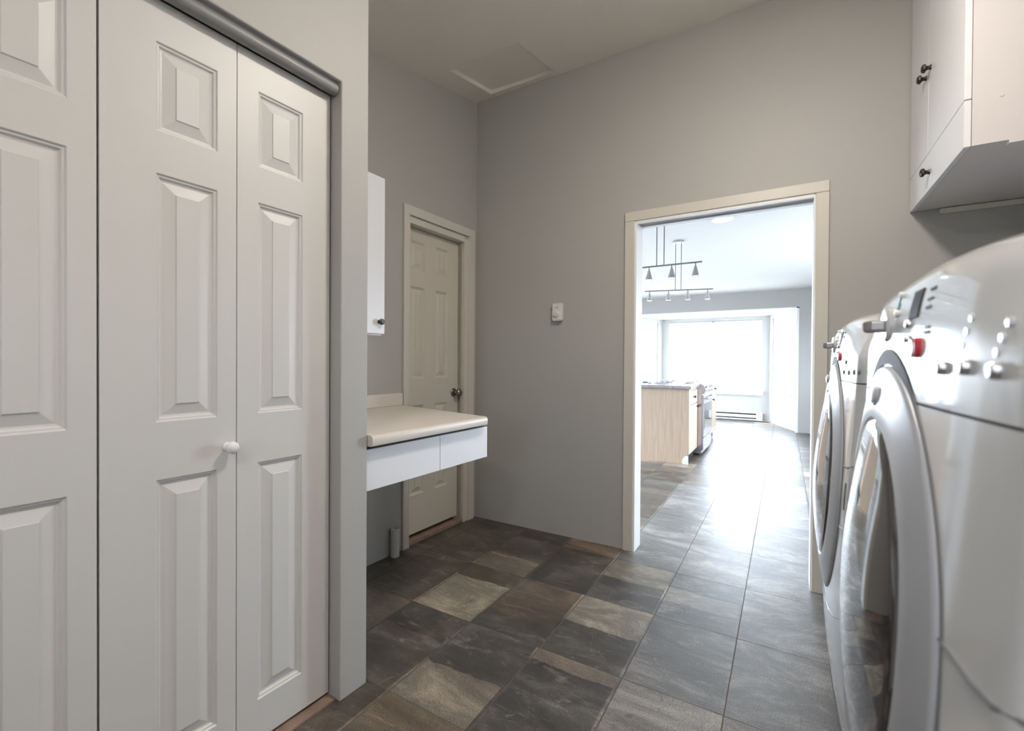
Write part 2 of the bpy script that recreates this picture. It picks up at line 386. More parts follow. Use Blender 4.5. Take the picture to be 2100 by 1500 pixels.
bm = BM(); bx(bm, -4.32, 1.42, 2.92, KY+.12, 2.44, 2.56); struct(obj('ceiling_kitchen', bm, M_KCEIL))
# bay
bm = BM(); prism(bm, [(-2.80, KY+.02), (-2.42, BAY_Y+.13), (-.19, BAY_Y+.13), (.20, KY+.02)], 2.125, 2.25); struct(obj('ceiling_bay', bm, M_KCEIL))
WZ0, WZ1 = .62, 2.045
bm = BM()
bx(bm, BAY_L-.05, -2.20, BAY_Y, BAY_Y+.12, 0, 2.13); bx(bm, -.395, BAY_R+.05, BAY_Y, BAY_Y+.12, 0, 2.13)
bx(bm, -2.20, -.395, BAY_Y, BAY_Y+.12, 0, WZ0); bx(bm, -2.20, -.395, BAY_Y, BAY_Y+.12, WZ1, 2.13)
struct(obj('wall_bay_back', bm, M_WALL))
window('window_3', 3, 1.805, WZ1-WZ0, (-1.2975, BAY_Y+.02, WZ0), 0, False, .03)
bm = BM(); bx(bm, -2.24, -.37, BAY_Y-.035, BAY_Y, .525, .615); struct(obj('trim_1', bm, M_WTRIM, bevel=.004))
bm = BM(); bx(bm, -2.20, -.395, BAY_Y-.006, BAY_Y+.018, WZ1, WZ1+.008); bx(bm, -1.31, -1.285, BAY_Y-.02, BAY_Y+.01, WZ1-.03, WZ1+.01)
tag(obj('blind_bracket', bm, M_TRACK), 'thin grey blind rail with centre bracket along top of bay window', 'bracket')
def side(sign, n):
    # angled bay wall; local x along wall (0 at the mouth), y = outwards
    mouth = Vector((.175, KY+.12, 0)) if sign > 0 else Vector((-2.785, KY+.12, 0))
    inner = Vector((BAY_R, BAY_Y+.02, 0)) if sign > 0 else Vector((BAY_L, BAY_Y+.02, 0))
    d = inner-mouth; L = d.length; ang = math.atan2(d.y, d.x)
    y0, y1 = (-.12, 0) if sign > 0 else (0, .12)
    bm = BM(); a, b = .13, 1.14
    bx(bm, -.02, a, y0, y1, 0, 2.13); bx(bm, b, L, y0, y1, 0, 2.13); bx(bm, a, b, y0, y1, 0, WZ0); bx(bm, a, b, y0, y1, WZ1, 2.13)
    o = obj('wall_bay_right' if sign > 0 else 'wall_bay_left', bm, M_WALL); o.location = mouth; o.rotation_euler = (0, 0, ang); struct(o)
    c = mouth + d.normalized()*((a+b)/2)
    nrm = Vector((d.y, -d.x, 0)).normalized()*(1 if sign > 0 else -1)
    w = window('window_%d' % n, n, b-a, WZ1-WZ0, c + nrm*.03 + Vector((0, 0, WZ0)), ang + (PI if sign > 0 else 0), False, .05)
    return mouth, d.normalized(), nrm, ang
mo, dd, nr, ang = side(1, 4); side(-1, 5)
bm = BM(); bx(bm, .165, .202, KY-.003, KY+.13, 0, 2.127); bx(bm, -2.80, .202, KY-.003, KY+.13, 2.112, 2.127); bx(bm, -2.80, -2.765, KY-.003, KY+.13, 0, 2.127)
struct(obj('trim_2', bm, M_WTRIM))
# outlet on the angled wall
P = mo + dd*.80 - nr*.0
t = thing('wall_outlet', 'white wall outlet below the right-hand bay window', 'outlet', (P.x, P.y, .36), ang)
boxobj('cover_plate', (-.036, .036, 0, .006, -.058, .058), M_WTRIM, t, bevel=.002)
boxobj('socket', (-.016, .016, .006, .008, .010, .036), M_PLASTIC, t); boxobj('socket', (-.016, .016, .006, .008, -.036, -.010), M_PLASTIC, t)
P = mo + dd*.22
tag(boxobj('window_latch', (P.x-.02, P.x+.0, P.y-.02, P.y+.02, .60, .66), M_PLASTIC), 'tiny grey window crank at the lower corner of right-hand bay window', 'latch')

# ------------------------------------------------------------------ doorway casing and jamb
bm = BM()
CW = .058
bx(bm, DL-CW-.01, DL-.006, 2.782, 2.80, 0, DT+.004); bx(bm, DR+.002, DR+CW+.002, 2.782, 2.80, 0, DT+.004)
bx(bm, DL-CW-.01, DR+CW+.002, 2.782, 2.80, DT+.004, DT+CW+.004)
struct(obj('trim_3', bm, M_TRIM, bevel=.004, seg=2))
bm = BM()
bx(bm, DL-.012, DL+.004, 2.79, 2.925, 0, DT); bx(bm, DR-.004, DR+.012, 2.79, 2.925, 0, DT)
bx(bm, DL+.004, DR-.004, 2.79, 2.811, DT-.012, DT); bx(bm, DL+.004, DR-.004, 2.885, 2.925, DT-.012, DT)
bx(bm, DL+.004, DR-.004, 2.79, 2.925, DT, DT+.01)
struct(obj('trim_4', bm, M_WTRIM))
tag(boxobj('door_track', (DL+.004, DR-.004, 2.812, 2.884, DT-.006, DT+.001), M_TRACK), 'grey metal sliding-door track set in the top of the kitchen doorway', 'track')
bm = BM()
bx(bm, DL-CW-.01, DL-.006, 2.92, 2.938, 0, DT+.004); bx(bm, DR+.002, DR+CW+.002, 2.92, 2.938, 0, DT+.004)
bx(bm, DL-CW-.01, DR+CW+.002, 2.92, 2.938, DT+.004, DT+CW+.004)
struct(obj('trim_5', bm, M_WTRIM))

# ------------------------------------------------------------------ panel doors
PROF = [(0, 0), (.0035, -.0045), (.0075, -.0050), (.0115, -.0105), (.0165, -.0115), (.0440, -.0035), (.0455, -.0008)]
def door_bm(w, z0, z1, th, panels, prof=PROF):
    """face at x = 0 looking +x, y in 0..w, panels (ya, yb, za, zb)"""
    bm = BM()
    ys = sorted({0, w, *[p[0] for p in panels], *[p[1] for p in panels]}); zs = sorted({z0, z1, *[p[2] for p in panels], *[p[3] for p in panels]})
    for a, b in zip(ys, ys[1:]):
        for c, d in zip(zs, zs[1:]):
            if any(p[0] <= a and b <= p[1] and p[2] <= c and d <= p[3] for p in panels): continue
            bm.faces.new([bm.verts.new(q) for q in ((0, a, c), (0, b, c), (0, b, d), (0, a, d))])
    for (ya, yb, za, zb) in panels:
        k = min(1.0, (yb-ya)/2/.052)
        prev = None
        for i, (ins, dp) in enumerate(prof):
            ins *= k
            ring = [bm.verts.new(q) for q in ((dp, ya+ins, za+ins), (dp, yb-ins, za+ins), (dp, yb-ins, zb-ins), (dp, ya+ins, zb-ins))]
            if prev:
                for j in range(4): bm.faces.new((prev[j], prev[(j+1) % 4], ring[(j+1) % 4], ring[j]))
            prev = ring
        bm.faces.new(prev)
    for q in (((-th, 0, z0), (0, 0, z0), (0, 0, z1), (-th, 0, z1)), ((0, w, z0), (-th, w, z0), (-th, w, z1), (0, w, z1)), ((-th, w, z0), (-th, 0, z0), (-th, 0, z1), (-th, w, z1)),
              ((0, 0, z1), (0, w, z1), (-th, w, z1), (-th, 0, z1)), ((-th, 0, z0), (-th, w, z0), (0, w, z0), (0, 0, z0))):
        bm.faces.new([bm.verts.new(v) for v in q])
    bmesh.ops.remove_doubles(bm, verts=bm.verts[:], dist=1e-5)
    return bm

# closed cream door in the left wall
t = lthing('door_1', None, None, 0, 0, 0); t['kind'] = 'structure'
pan = []
for ya, yb in ((.095, .225), (.328, .458)):
    for za, zb in ((1.765, 1.955), (1.055, 1.655), (.290, .880)): pan.append((ya, yb, za, zb))
o = obj('door_leaf', door_bm(.566, .040, 2.034, .035, [(a, b, c, d) for a, b, c, d in pan]), M_CREAMDOOR, t); o.location = (-.06, -.713+.002, 0)
bm = BM()
lathe(bm, [(.001, .0), (.031, .0), (.031, .004), (.026, .009), (.012, .012), (.011, .032), (.020, .037), (.0265, .046), (.0265, .056), (.021, .066), (.010, .069), (.001, .069)])
k = obj('door_knob', bm, M_NICKEL, t, True, angle=50); k.location = (-.0605, -.186, .945)
bm = BM()
for (a, b) in ((-.745, -.697), (-.103, -.037)):
    bx(bm, -.0, .016, a, b, 0, 2.085); 
bx(bm, 0, .016, -.745, -.037, 2.082, 2.140)
for (a, b) in ((-.705, -.697), (-.103, -.095)): bx(bm, .012, .019, a, b, 0, 2.085)
o = lobj(obj('trim_6', bm, M_TRIM, bevel=.003)); struct(o)
bm = BM()
bx(bm, -.12, .002, -.722, -.7115, 0, 2.06); bx(bm, -.12, .002, -.1455, -.115, 0, 2.06); bx(bm, -.12, .002, -.7115, -.1455, 2.037, 2.075)
bx(bm, -.055, -.02, -.1455, -.137, 0, 2.037)
bx(bm, -.02, .004, -.137, -.10, 0, 2.06)
struct(lobj(obj('trim_7', bm, M_TRIM)))
bm = BM(); bx(bm, -.12, -.045, -.7115, -.1455, 0, .012); bx(bm, -.045, -.004, -.7115, -.1455, 0, .022)
struct(lobj(obj('trim_8', bm, M_THRESH, bevel=.002)))

# closet: four bifold leaves, in two folding pairs
LW = .3035
def leaf(parent, s_right, near_right):
    """s_right is the leaf's far edge; panel stands nearer to the joint"""
    y0 = .110 if near_right else .060
    pan = [(y0, y0+.1435, a, b) for a, b in ((1.750, 1.975), (1.010, 1.643), (.140, .862))]
    o = obj('leaf', door_bm(LW, .018, 2.080, .030, pan), M_WHITEDOOR, parent); o.location = (0, s_right-LW, 0); return o
def closet_pair(s, label, mirror=False):
    t = lthing('bifold_door', label, 'closet door', WOFF-.055, s, 0, 'white bifold closet doors')
    a = leaf(t, 0, mirror); b = leaf(t, -LW-.0025, not mirror)
    return t, a, b
KN = [(.001, .0), (.013, .0), (.012, .004), (.008, .008), (.0075, .013), (.0135, .018), (.0175, .026), (.0175, .031), (.013, .038), (.006, .041), (.001, .0415)]
t1, a, b = closet_pair(-1.7525, 'white raised-panel bifold closet door with round white knob, beside the wall end')
bm = BM(); lathe(bm, KN); k = obj('knob', bm, M_PORC, b, True, angle=60); k.location = (0, LW-.023, .922)
t2, a, b = closet_pair(-1.7525-2*LW-.0075, 'white bifold closet door cut off by the left edge of the photo', True)
bm = BM(); lathe(bm, KN); k = obj('knob', bm, M_PORC, a, True, angle=60); k.location = (0, .023, .922)
bm = BM()
prism(bm, [(.001, -.004), (.030, -.004)]+[(.020*math.cos(q)+.014+.0, -.010-.014+.020*math.sin(q)) for q in [PI*.25-PI*k/8 for k in range(9)]]+[(.001, -.028)], -2.98, -1.749, 'y')
o = obj('closet_track', bm, M_TRACK, None, True, angle=50)
o.location = Lp(WOFF-.046, 0, 2.118); o.rotation_euler = (0, 0, -TH)
tag(o, 'grey metal track with rounded lip along the top of the closet opening', 'track')
bm = BM(); bx(bm, 0, WOFF-.02, -3.0, -1.747, 0, .006)
struct(lobj(obj('trim_9', bm, M_THRESH)))

# ------------------------------------------------------------------ nook: counter, drawers, wall cabinet, pipe
t = lthing('countertop', 'cream laminate countertop with backsplash in the nook left of the doorway', 'countertop', 0, -.755, .86)
bm = BM()
zt, th = .040, .040
# rounded-front slab whose end runs slightly askew
prof = [(0.0, 0.0), (.776, 0.0), (.783, .002), (.785, .006), (.785, .026), (.7835, .033), (.779, .038), (.771, .0405), (0.0, .0405)]
va, vb = [], []
for x, z in prof:
    va.append(bm.verts.new((x, -.877, z))); vb.append(bm.verts.new((x, -.175*(x/.785), z)))
bm.faces.new(va); bm.faces.new(vb[::-1])
for i in range(len(prof)): bm.faces.new((va[i], va[(i+1) % len(prof)], vb[(i+1) % len(prof)], vb[i]))
obj('top', bm, M_COUNTER, t, True, angle=40)
boxobj('backsplash', (0, .020, -.877, 0, .0405, .116), M_COUNTER, t, bevel=.004, seg=3)
t = lthing('drawer_unit', 'shallow white two-drawer unit hung under the cream countertop', 'drawer unit', .40, -1.25, .692)
boxobj('carcass', (-.12, .325, -.382, .36, .004, .150), M_WHITE, t)
for a, b in ((-.382, .0205), (.0235, .372)):
    boxobj('drawer', (.327, .345, a, b, 0, .152), M_WHITE, t, bevel=.0012)
boxobj('gap_shade', (.30, .336, -.382, .36, .150, .167), M_DARK, t)  # dark strip; shade of the gap under the top put into its colour
t = lthing('wall_cabinet', 'white wall cabinet with black knob above the cream countertop', 'cabinet', 0, -1.40, 1.297)
boxobj('body', (0, .290, -.232, .236, 0, .780), M_WHITE, t)
d = boxobj('door', (.292, .310, -.232, .240, .008, .784), M_WHITE, t, bevel=.0015)
def bknob(name, m, parent, loc, s=1.0, rz=0):
    bm = BM()
    lathe(bm, [(.001, 0), (.0105*s, 0), (.0095*s, .003*s), (.0075*s, .007*s), (.0075*s, .011*s), (.0105*s, .0155*s)], seg=16)
    k = .0155*s
    # faceted square head with softened corners
    rings = []
    for sc, h in ((.55, .014), (.96, .018), (1.0, .021), (.92, .027), (.55, .031)):
        oc = [(1, .45), (.45, 1), (-.45, 1), (-1, .45), (-1, -.45), (-.45, -1), (.45, -1), (1, -.45)]
        rings.append([bm.verts.new((h*s, p*k*sc, q*k*sc)) for p, q in oc])
    for A, B in zip(rings, rings[1:]):
        for j in range(8): bm.faces.new((A[j], A[(j+1) % 8], B[(j+1) % 8], B[j]))
    bm.faces.new(rings[0]); bm.faces.new(rings[-1][::-1])
    o = obj(name, bm, m, parent); o.location = loc; o.rotation_euler = (0, 0, rz); return o
bknob('knob', M_BLACK, d, (.310, .205, .066), .95)
bm = BM()
for r0, r1 in ((.0265, .0225),):
    seg = 28
    rings = [[bm.verts.new((r*math.cos(2*PI*k/seg), r*math.sin(2*PI*k/seg), z)) for k in range(seg)] for r, z in ((r0, 0), (r0, .165), (r1, .167), (r1, .03))]
    for A, B in zip(rings, rings[1:]):
        for k in range(seg): bm.faces.new((A[k], A[(k+1) % seg], B[(k+1) % seg], B[k]))
    bm.faces.new(rings[-1])
o = obj('pipe_stub', bm, M_PVC, None, True); o.location = (-1.992, 1.975, 0)
tag(o, 'short open-topped white plastic pipe standing on the floor beside the cream door', 'pipe')

# thermostat
t = thing('thermostat', 'small white dial thermostat on the grey wall left of the doorway', 'thermostat', (-1.312, 2.80, 1.506))
boxobj('housing', (-.036, .036, -.030, 0, -.055, .055), M_PLASTIC, t, bevel=.004)
for zz in (.054, -.0605):
    bm = BM()
    for i in range(6):
        y = -.026+i*.0105
        bx(bm, y, y+.005, -.0315, -.004, zz, zz+.0065)
    obj('vent_fins', bm, M_PLASTIC, t)
bm = BM(); lathe(bm, [(.001, -.041), (.017, -.041), (.019, -.039), (.020, -.030)], axis='y', seg=32); o = obj('dial', bm, M_PLASTIC, t, True, angle=30); o.location = (-.003, 0, -.016)
boxobj('scale_mark', (-.014, .012, -.0306, -.030, .027, .030), M_PRINT, t)

# ------------------------------------------------------------------ right upper cabinet
CX0, CY0, CY1, CBZ = .497, 2.045, 2.797, 1.882
t = thing('wall_cabinet', 'white upper cabinet with dark knobs high on the right above the machines', 'cabinet', (.7, 2.42, CBZ))
def rl(x0, x1, y0, y1, z0, z1): return (x0-.7, x1-.7, y0-2.42, y1-2.42, z0-CBZ, z1-CBZ)
boxobj('body', rl(.516, .897, CY0+.002, CY1-.003, CBZ+.002, 2.935), M_CABSIDE, t)
TOP = 2.93
d1 = boxobj('door', rl(CX0, .5145, CY0, 2.4925, 2.038, TOP), M_WHITE, t, bevel=.0012)
d2 = boxobj('door', rl(CX0, .5145, 2.4940, CY1-.003, 2.038, TOP), M_WHITE, t, bevel=.0012)
fl = boxobj('flap', rl(CX0, .5145, CY0, CY1-.003, CBZ, 2.0345), M_WHITE, t, bevel=.0012)
bknob('knob', M_BRONZE, d1, rl(CX0, 0, 2.458, 0, 2.375, 0)[0::2], 1.0, PI)
bknob('knob', M_BRONZE, d2, rl(CX0, 0, 2.530, 0, 2.368, 0)[0::2], 1.0, PI)
bknob('knob', M_BRONZE, fl, rl(CX0, 0, 2.458, 0, 1.952, 0)[0::2], 1.0, PI)
bm = BM(); lathe(bm, [(.001, 0), (.006, 0), (.005, -.0015), (.001, -.0015)], axis='y', seg=16); o = obj('screw_cap', bm, M_CABSIDE, t, True); o.location = rl(.585, 0, CY0+.002, 0, 2.03, 0)[0::2]
boxobj('side_filler', rl(.603, .897, CY0+.002, CY0+.020, CBZ-.008, CBZ+.002), M_CABSIDE, t)
bm = BM(); bx(bm, .60, .897, 2.780, 2.7995, 1.858, 1.881)
tag(obj('support_batten', bm, M_TRIM, bevel=.003), 'narrow cream batten fixed to the grey wall under the right upper cabinet', 'batten')

# ------------------------------------------------------------------ ceiling lamp of the laundry room (above the view) and an added fill lamp behind it
def ceiling_light(x, y, label, m):
    t = thing('ceiling_light', label, 'ceiling light', (x, y, ceil_z(y)))
    bm = BM(); lathe(bm, [(.001, .02), (.15, .02), (.15, -.03), (.14, -.035), (.001, -.035)], axis='z', seg=40); obj('base_plate', bm, M_NICKEL, t, True)
    bm = BM(); lathe(bm, [(.135, -.036), (.125, -.060), (.09, -.082), (.04, -.095), (.001, -.098)], axis='z', seg=40); obj('lamp_shade', bm, m, t, True)
ceiling_light(-.10, 1.42, 'round flush ceiling light on the sloping part of the laundry-room ceiling', M_LAMPGLASS)
ceiling_light(-.20, -.85, 'added round fill light, unseen, on the flat part of the laundry-room ceiling', M_FILLGLASS)  # added lamp, unseen, fills back wall and closet from the camera side

# ------------------------------------------------------------------ laundry machines
PZ = [(0, .158), (.19, .136), (.41, .106), (.55, .097), (.7, .093), (.865, .0975), (1.0, .106), (1.13, .113), (1.2, .1155), (1.24, .121), (1.265, .131), (1.285, .16), (1.295, .205)]
# smooth the profile through its points
def pz(z):
    if z <= PZ[0][0]: return PZ[0][1]
    for i in range(len(PZ)-1):
        (a, p), (b, q) = PZ[i], PZ[i+1]
        if a <= z <= b:
            def tan(j):
                j0, j1 = max(0, j-1), min(len(PZ)-1, j+1); return (PZ[j1][1]-PZ[j0][1])/(PZ[j1][0]-PZ[j0][0])
            h = b-a; t = (z-a)/h; m0, m1 = tan(i)*h, tan(i+1)*h
            return (2*t**3-3*t*t+1)*p+(t**3-2*t*t+t)*m0+(-2*t**3+3*t*t)*q+(t**3-t*t)*m1
    return PZ[-1][1]
HWD, RC = .343, .035
def Xf(z, u):
    x = pz(z)+.11*u*u; t = abs(u)-(HWD-RC)
    a = min(1, max(0, (z-1.19)/.07)); b = min(1, max(0, (abs(u)-.21)/.12))     # upper corners swept back
    x += .012*a*a*(3-2*a)*b*b*(3-2*b)
    if t > 0: x += RC-math.sqrt(max(0, RC*RC-min(t, RC)**2))
    return x
US = [-.343, -.3425, -.341, -.338, -.333, -.327, -.319, -.310]+[-.295+.59*i/22 for i in range(23)]+[.310, .319, .327, .333, .338, .341, .3425, .343]
XO = .48                    # thing origin
def ztop(u):
    t = abs(u)-(HWD-.035)
    return 1.297-(.42 if u < 0 else 0)*u*u-(0 if t <= 0 else .035-math.sqrt(max(0, .035**2-min(t, .035)**2)))
def shell(bm, zs, back=.86, top=False, inset=0.0):
    """curved front at heights zs, flat sides to the back"""
    grid = []
    for z in zs:
        row = []
        for u in US:
            uu = u*(1-inset/HWD)
            zz = z if not top else 1.132+(z-1.132)/(1.295-1.132)*(ztop(u)-1.132)
            row.append(bm.verts.new((Xf(z, u)+inset-XO, uu, zz)))
        grid.append(row)
    for A, B in zip(grid, grid[1:]):
        for k in range(len(US)-1): bm.faces.new((A[k], A[k+1], B[k+1], B[k]))
    n = len(US)-1
    bl = [[bm.verts.new((back-XO, r[0].co.y, r[0].co.z)), bm.verts.new((back-XO, r[n].co.y, r[n].co.z))] for r in grid]
    for i in range(len(grid)-1):
        bm.faces.new((grid[i][0], grid[i+1][0], bl[i+1][0], bl[i][0])); bm.faces.new((grid[i][n], bl[i][1], bl[i+1][1], grid[i+1][n]))
        bm.faces.new((bl[i][0], bl[i+1][0], bl[i+1][1], bl[i][1]))
    # caps
    for row, b in ((grid[0], bl[0]), (grid[-1], bl[-1])):
        backs = [bm.verts.new((back-XO, v.co.y, v.co.z)) for v in row]
        for k in range(n): bm.faces.new((row[k], row[k+1], backs[k+1], backs[k]))
def lin(a, b, n): return [a+(b-a)*i/n for i in range(n+1)]
def on(z, u, h=0): return Vector((Xf(z, u)-h-XO, u, z))
def patch(bm, z0, z1, u0, u1, h=.0012, nz=4, nu=4, d=.004):
    g = [[bm.verts.new(on(z0+(z1-z0)*i/nz, u0+(u1-u0)*j/nu, h)) for j in range(nu+1)] for i in range(nz+1)]
    for i in range(nz):
        for j in range(nu): bm.faces.new((g[i][j], g[i][j+1], g[i+1][j+1], g[i+1][j]))
    # thickness
    e = g[0]+[r[-1] for r in g[1:]]+g[-1][-2::-1]+[r[0] for r in g[-2:0:-1]]
    bk = [bm.verts.new(v.co+Vector((d, 0, 0))) for v in e]
    for i in range(len(e)): bm.faces.new((e[i], e[(i+1) % len(e)], bk[(i+1) % len(e)], bk[i]))
    bm.faces.new(bk)
DC, DZ, DRAD, GR = .035, .885, .284, .212
def disc(bm, hs, seg=72, cu=None, cz=DZ):
    rings = []; cu = DC if cu is None else cu
    for rho, h in hs:
        rings.append([bm.verts.new(on(cz+rho*math.sin(2*PI*k/seg), cu+rho*math.cos(2*PI*k/seg), h)) for k in range(seg)])
    for A, B in zip(rings, rings[1:]):
        for k in range(seg): bm.faces.new((A[k], A[(k+1) % seg], B[(k+1) % seg], B[k]))
    return rings
def button(parent, name, z, u, r, h, m, sz=1.0):
    bm = BM(); lathe(bm, [(.0005, .003), (r, .003), (r, -h*.6), (r*.8, -h), (.0005, -h)], seg=20, sz=sz)
    o = obj(name, bm, m, parent, True, angle=40); o.location = on(z, u, 0); return o
def machine(yc, label, buttons, group, dc=.03):
    global DC
    DC = dc
    t = thing('laundry_machine', label, 'laundry machine', (XO, yc, 0), 0, group)
    bm = BM(); shell(bm, lin(.004, .398, 12)); ped = obj('pedestal', bm, M_BODY, t, True, angle=35)
    for zs, ins in (([.39, .43], .006), ([1.12, 1.14], .004), ([.0, .01], .01)):
        bm = BM(); shell(bm, zs, back=.85, inset=ins); obj('seam_shade', bm, M_DARK, t)  # dark filler; shade inside the seams put into its colour
    bm = BM(); shell(bm, lin(.402, 1.1295, 26)); body = obj('body', bm, M_BODY, t, True, angle=35)
    bm = BM(); shell(bm, lin(1.132, 1.235, 8)+[1.245, 1.252, 1.258, 1.264, 1.269, 1.274, 1.279, 1.283, 1.287, 1.291, 1.295], top=True); con = obj('control_console', bm, M_BODY, t, True, angle=50)
    # pedestal drawer seam and handle
    bm = BM(); tube(bm, [on(.335, -.30+.6*i/12, .0) for i in range(13)], .0015, 6); obj('drawer_seam', bm, M_PRINT, ped, True)
    bm = BM(); patch(bm, .285, .315, -.11, .11, .001); obj('drawer_handle', bm, M_DIALG, ped, True)
    # door
    bm = BM(); rs = disc(bm, [(DRAD+.006, -.004), (DRAD+.005, .0010), (DRAD+.002, .0015), (DRAD, -.006)]); obj('door_gap_shade', bm, M_PRINT, t, True, angle=30)  # dark ring; shadow in the door gap put into its colour
    bm = BM(); disc(bm, [(DRAD-.001, -.006), (DRAD-.001, .0015), (DRAD-.003, .0035), (DRAD-.008, .0048), (.262, .0072), (.24, .0102), (GR+.012, .0122), (GR+.003, .0110), (GR, .006)]); dr = obj('door', bm, M_RING, t, True, angle=45)
    bm = BM(); hs = [(GR+.001, .007), (GR-.004, .012)]+[(GR*(1-i/12), .012+.016*(1-(1-i/12)**2)) for i in range(1, 12)]
    rings = disc(bm, hs); bm.faces.new(rings[-1]); obj('door_glass', bm, M_DGLASS, dr, True, angle=60)
    button(dr, 'latch_button', 1.128, .062, .0145, .0135, M_RING); button(dr, 'latch_button_centre', 1.128, .062, .010, .0155, M_BODY)
    # dark crescent over the door, shade of a grip recess put into its colour
    bm = BM(); n = 20
    lo, hi = [], []
    for i in range(n+1):
        a = PI*(.28+.44*i/n); w = math.sin(PI*i/n)
        lo.append(bm.verts.new(on(DZ+(DRAD+.001)*math.sin(a), DC+(DRAD+.001)*math.cos(a), .0014)))
        hi.append(bm.verts.new(on(DZ+(DRAD+.001+.020*w)*math.sin(a), DC+(DRAD+.001+.014*w)*math.cos(a), .0014)))
    for i in range(n): bm.faces.new((lo[i], lo[i+1], hi[i+1], hi[i]))
    obj('grip_recess_shade', bm, M_RECESS_SHADE, t, True)
    # seams right of the door and arc under it
    def seam(name, pts, m, r=.0016, h=0.0):
        bm = BM(); tube(bm, [on(z, u, h) for u, z in pts], r, 6); return obj(name, bm, m, body, True)
    seam('panel_seam', [(dc-.272, .9515), (-.27, .954), (-.30, .958), (-.325, .966), (-.34, .978)], M_PRINT, .0022)
    seam('panel_seam', [(dc-.268, .822), (-.27, .825), (-.30, .831), (-.325, .840), (-.34, .852)], M_CHROME)
    seam('panel_seam', [(.34, .660), (.30, .640), (.22, .604), (.14, .578), (.06, .563), (0, .561), (-.10, .572), (-.20, .603), (-.30, .645), (-.34, .665)], M_CHROME)  # arc seam; its highlight is put into the bright steel colour
    bm = BM(); patch(bm, .870, .925, -.298, -.288, .0012); obj('service_slot', bm, M_PRINT, body, True)
    # console
    dial = BM(); lathe(dial, [(.001, .004), (.023, .004), (.023, -.003), (.020, -.006), (.001, -.006)], seg=36)
    o = obj('dial', dial, M_BODY, con, True, angle=40); o.location = on(1.222, .078, 0)
    g = BM(); 
    prism(g, [(-.004, -.015), (-.004, .015), (-.020, .013), (-.026, .008), (-.028, 0), (-.026, -.008), (-.020, -.013)], -.010, .006, 'z')
    o2 = obj('dial_grip', g, M_DIALG, o, bevel=.004, seg=3); o2.location = (0, 0, 0)
    bm = BM(); patch(bm, 1.219, 1.249, -.075, -.040); obj('display', bm, M_LCD, con, True)
    for (z, u) in ((1.244, -.100), (1.234, -.100), (1.226, -.100), (1.206, -.108), (1.201, -.108)):
        bm = BM(); patch(bm, z-.0012, z+.0012, u-.014, u, .0008, 1, 2); obj('printed_legend', bm, M_PRINT, con)
    for (z, u) in ((1.247, .040), (1.236, .030)):
        bm = BM(); patch(bm, z-.008, z+.008, u-.003, u+.003, .001, 3, 1); obj('indicator_legend', bm, M_GREEN, con, True)
    button(con, 'button', 1.255, .030, .0035, .005, M_WTRIM); button(con, 'button', 1.232, .022, .0035, .005, M_WTRIM)  # white discs stand in for blurred highlights on small LEDs and chrome
    r = button(con, 'start_button', 1.187, -.079, .0105, .0045, M_CHROME); button(con, 'stop_button', 1.187, -.091, .0105, .004, M_RED)
    button(con, 'button', 1.214, -.043, .0045, .004, M_CHROME); button(con, 'button', 1.198, -.043, .0045, .004, M_CHROME)
    for (z, u, rr, hh, mm) in buttons: button(con, 'button', z, u, rr, hh, mm)
    return t
machine(1.445, 'silver-white front-loading laundry machine on a pedestal, farther one, next to the doorway',
        [(1.174, -.187, .005, .002, M_PRINT), (1.151, -.163, .0055, .002, M_PRINT), (1.151, -.227, .0055, .002, M_PRINT), (1.153, -.283, .0055, .002, M_PRINT), (1.154, -.318, .0055, .002, M_PRINT)], 'front-loading laundry machines')
machine(.695, 'silver-white front-loading laundry machine closest to the camera, cut off by the right edge',
        [(1.167, -.168, .006, .005, M_CHROME), (1.168, -.218, .006, .005, M_CHROME), (1.166, -.268, .006, .005, M_CHROME),
         (1.206, -.218, .0032, .0002, M_BODY), (1.196, -.212, .0032, .0002, M_BODY), (1.185, -.206, .0032, .0002, M_BODY),
         (1.198, -.276, .0032, .0002, M_BODY), (1.188, -.270, .0032, .0002, M_BODY), (1.178, -.264, .0032, .0002, M_BODY)], 'front-loading laundry machines', .062)

# ------------------------------------------------------------------ kitchen
KX, KY0, KC = -.935, 5.52, .868
t = thing('kitchen_cabinet', 'oak base cabinet with plain end panel at the near end of the kitchen counter', 'cabinet', (-1.24, 5.82, 0))
def kl(x0, x1, y0, y1, z0, z1): return (x0+1.24, x1+1.24, y0-5.82, y1-5.82, z0, z1)
bm = BM(); bx(bm, *kl(-1.56, KX-.018, KY0+.002, 6.115, .10, KC)); obj('carcass', bm, M_OAK, t)
bm = BM(); prism(bm, [(-1.56+1.24, 0), (-1.012+1.24, 0), (-1.008+1.24, .05), (-.985+1.24, .088), (KX+1.24, .112), (KX+1.24, KC), (-1.56+1.24, KC)], KY0-5.82, KY0+.018-5.82, 'y'); obj('end_panel', bm, M_OAK, t)
boxobj('toe_lit_board', kl(-1.010, -.945, KY0+.004, KY0+.03, 0, .094), M_WTRIM, t)  # added white board; light on the toe-kick notch put into its colour
boxobj('toe_kick', kl(-1.0, -.985, KY0+.02, 6.115, 0, .10), M_DARK, t)
def raised(w, h, m, parent, loc, name):
    o = obj(name, door_bm(w, 0, h, .018, [(.05, w-.05, .05, h-.05)] if min(w, h) > .25 else [(.03, w-.03, .03, h-.03)], [(0, 0), (.004, -.006), (.02, -.006), (.028, 0)]), m, parent); o.location = loc; return o
dr = raised(.54, .150, M_OAK, t, (KX+1.24, KY0+.03-5.82, .690), 'drawer'); bknob('knob', M_BLACK, dr, (0, .27, .075), 1.0)
do = raised(.54, .560, M_OAK, t, (KX+1.24, KY0+.03-5.82, .112), 'door'); bknob('knob', M_BLACK, do, (0, .50, .52), 1.0)
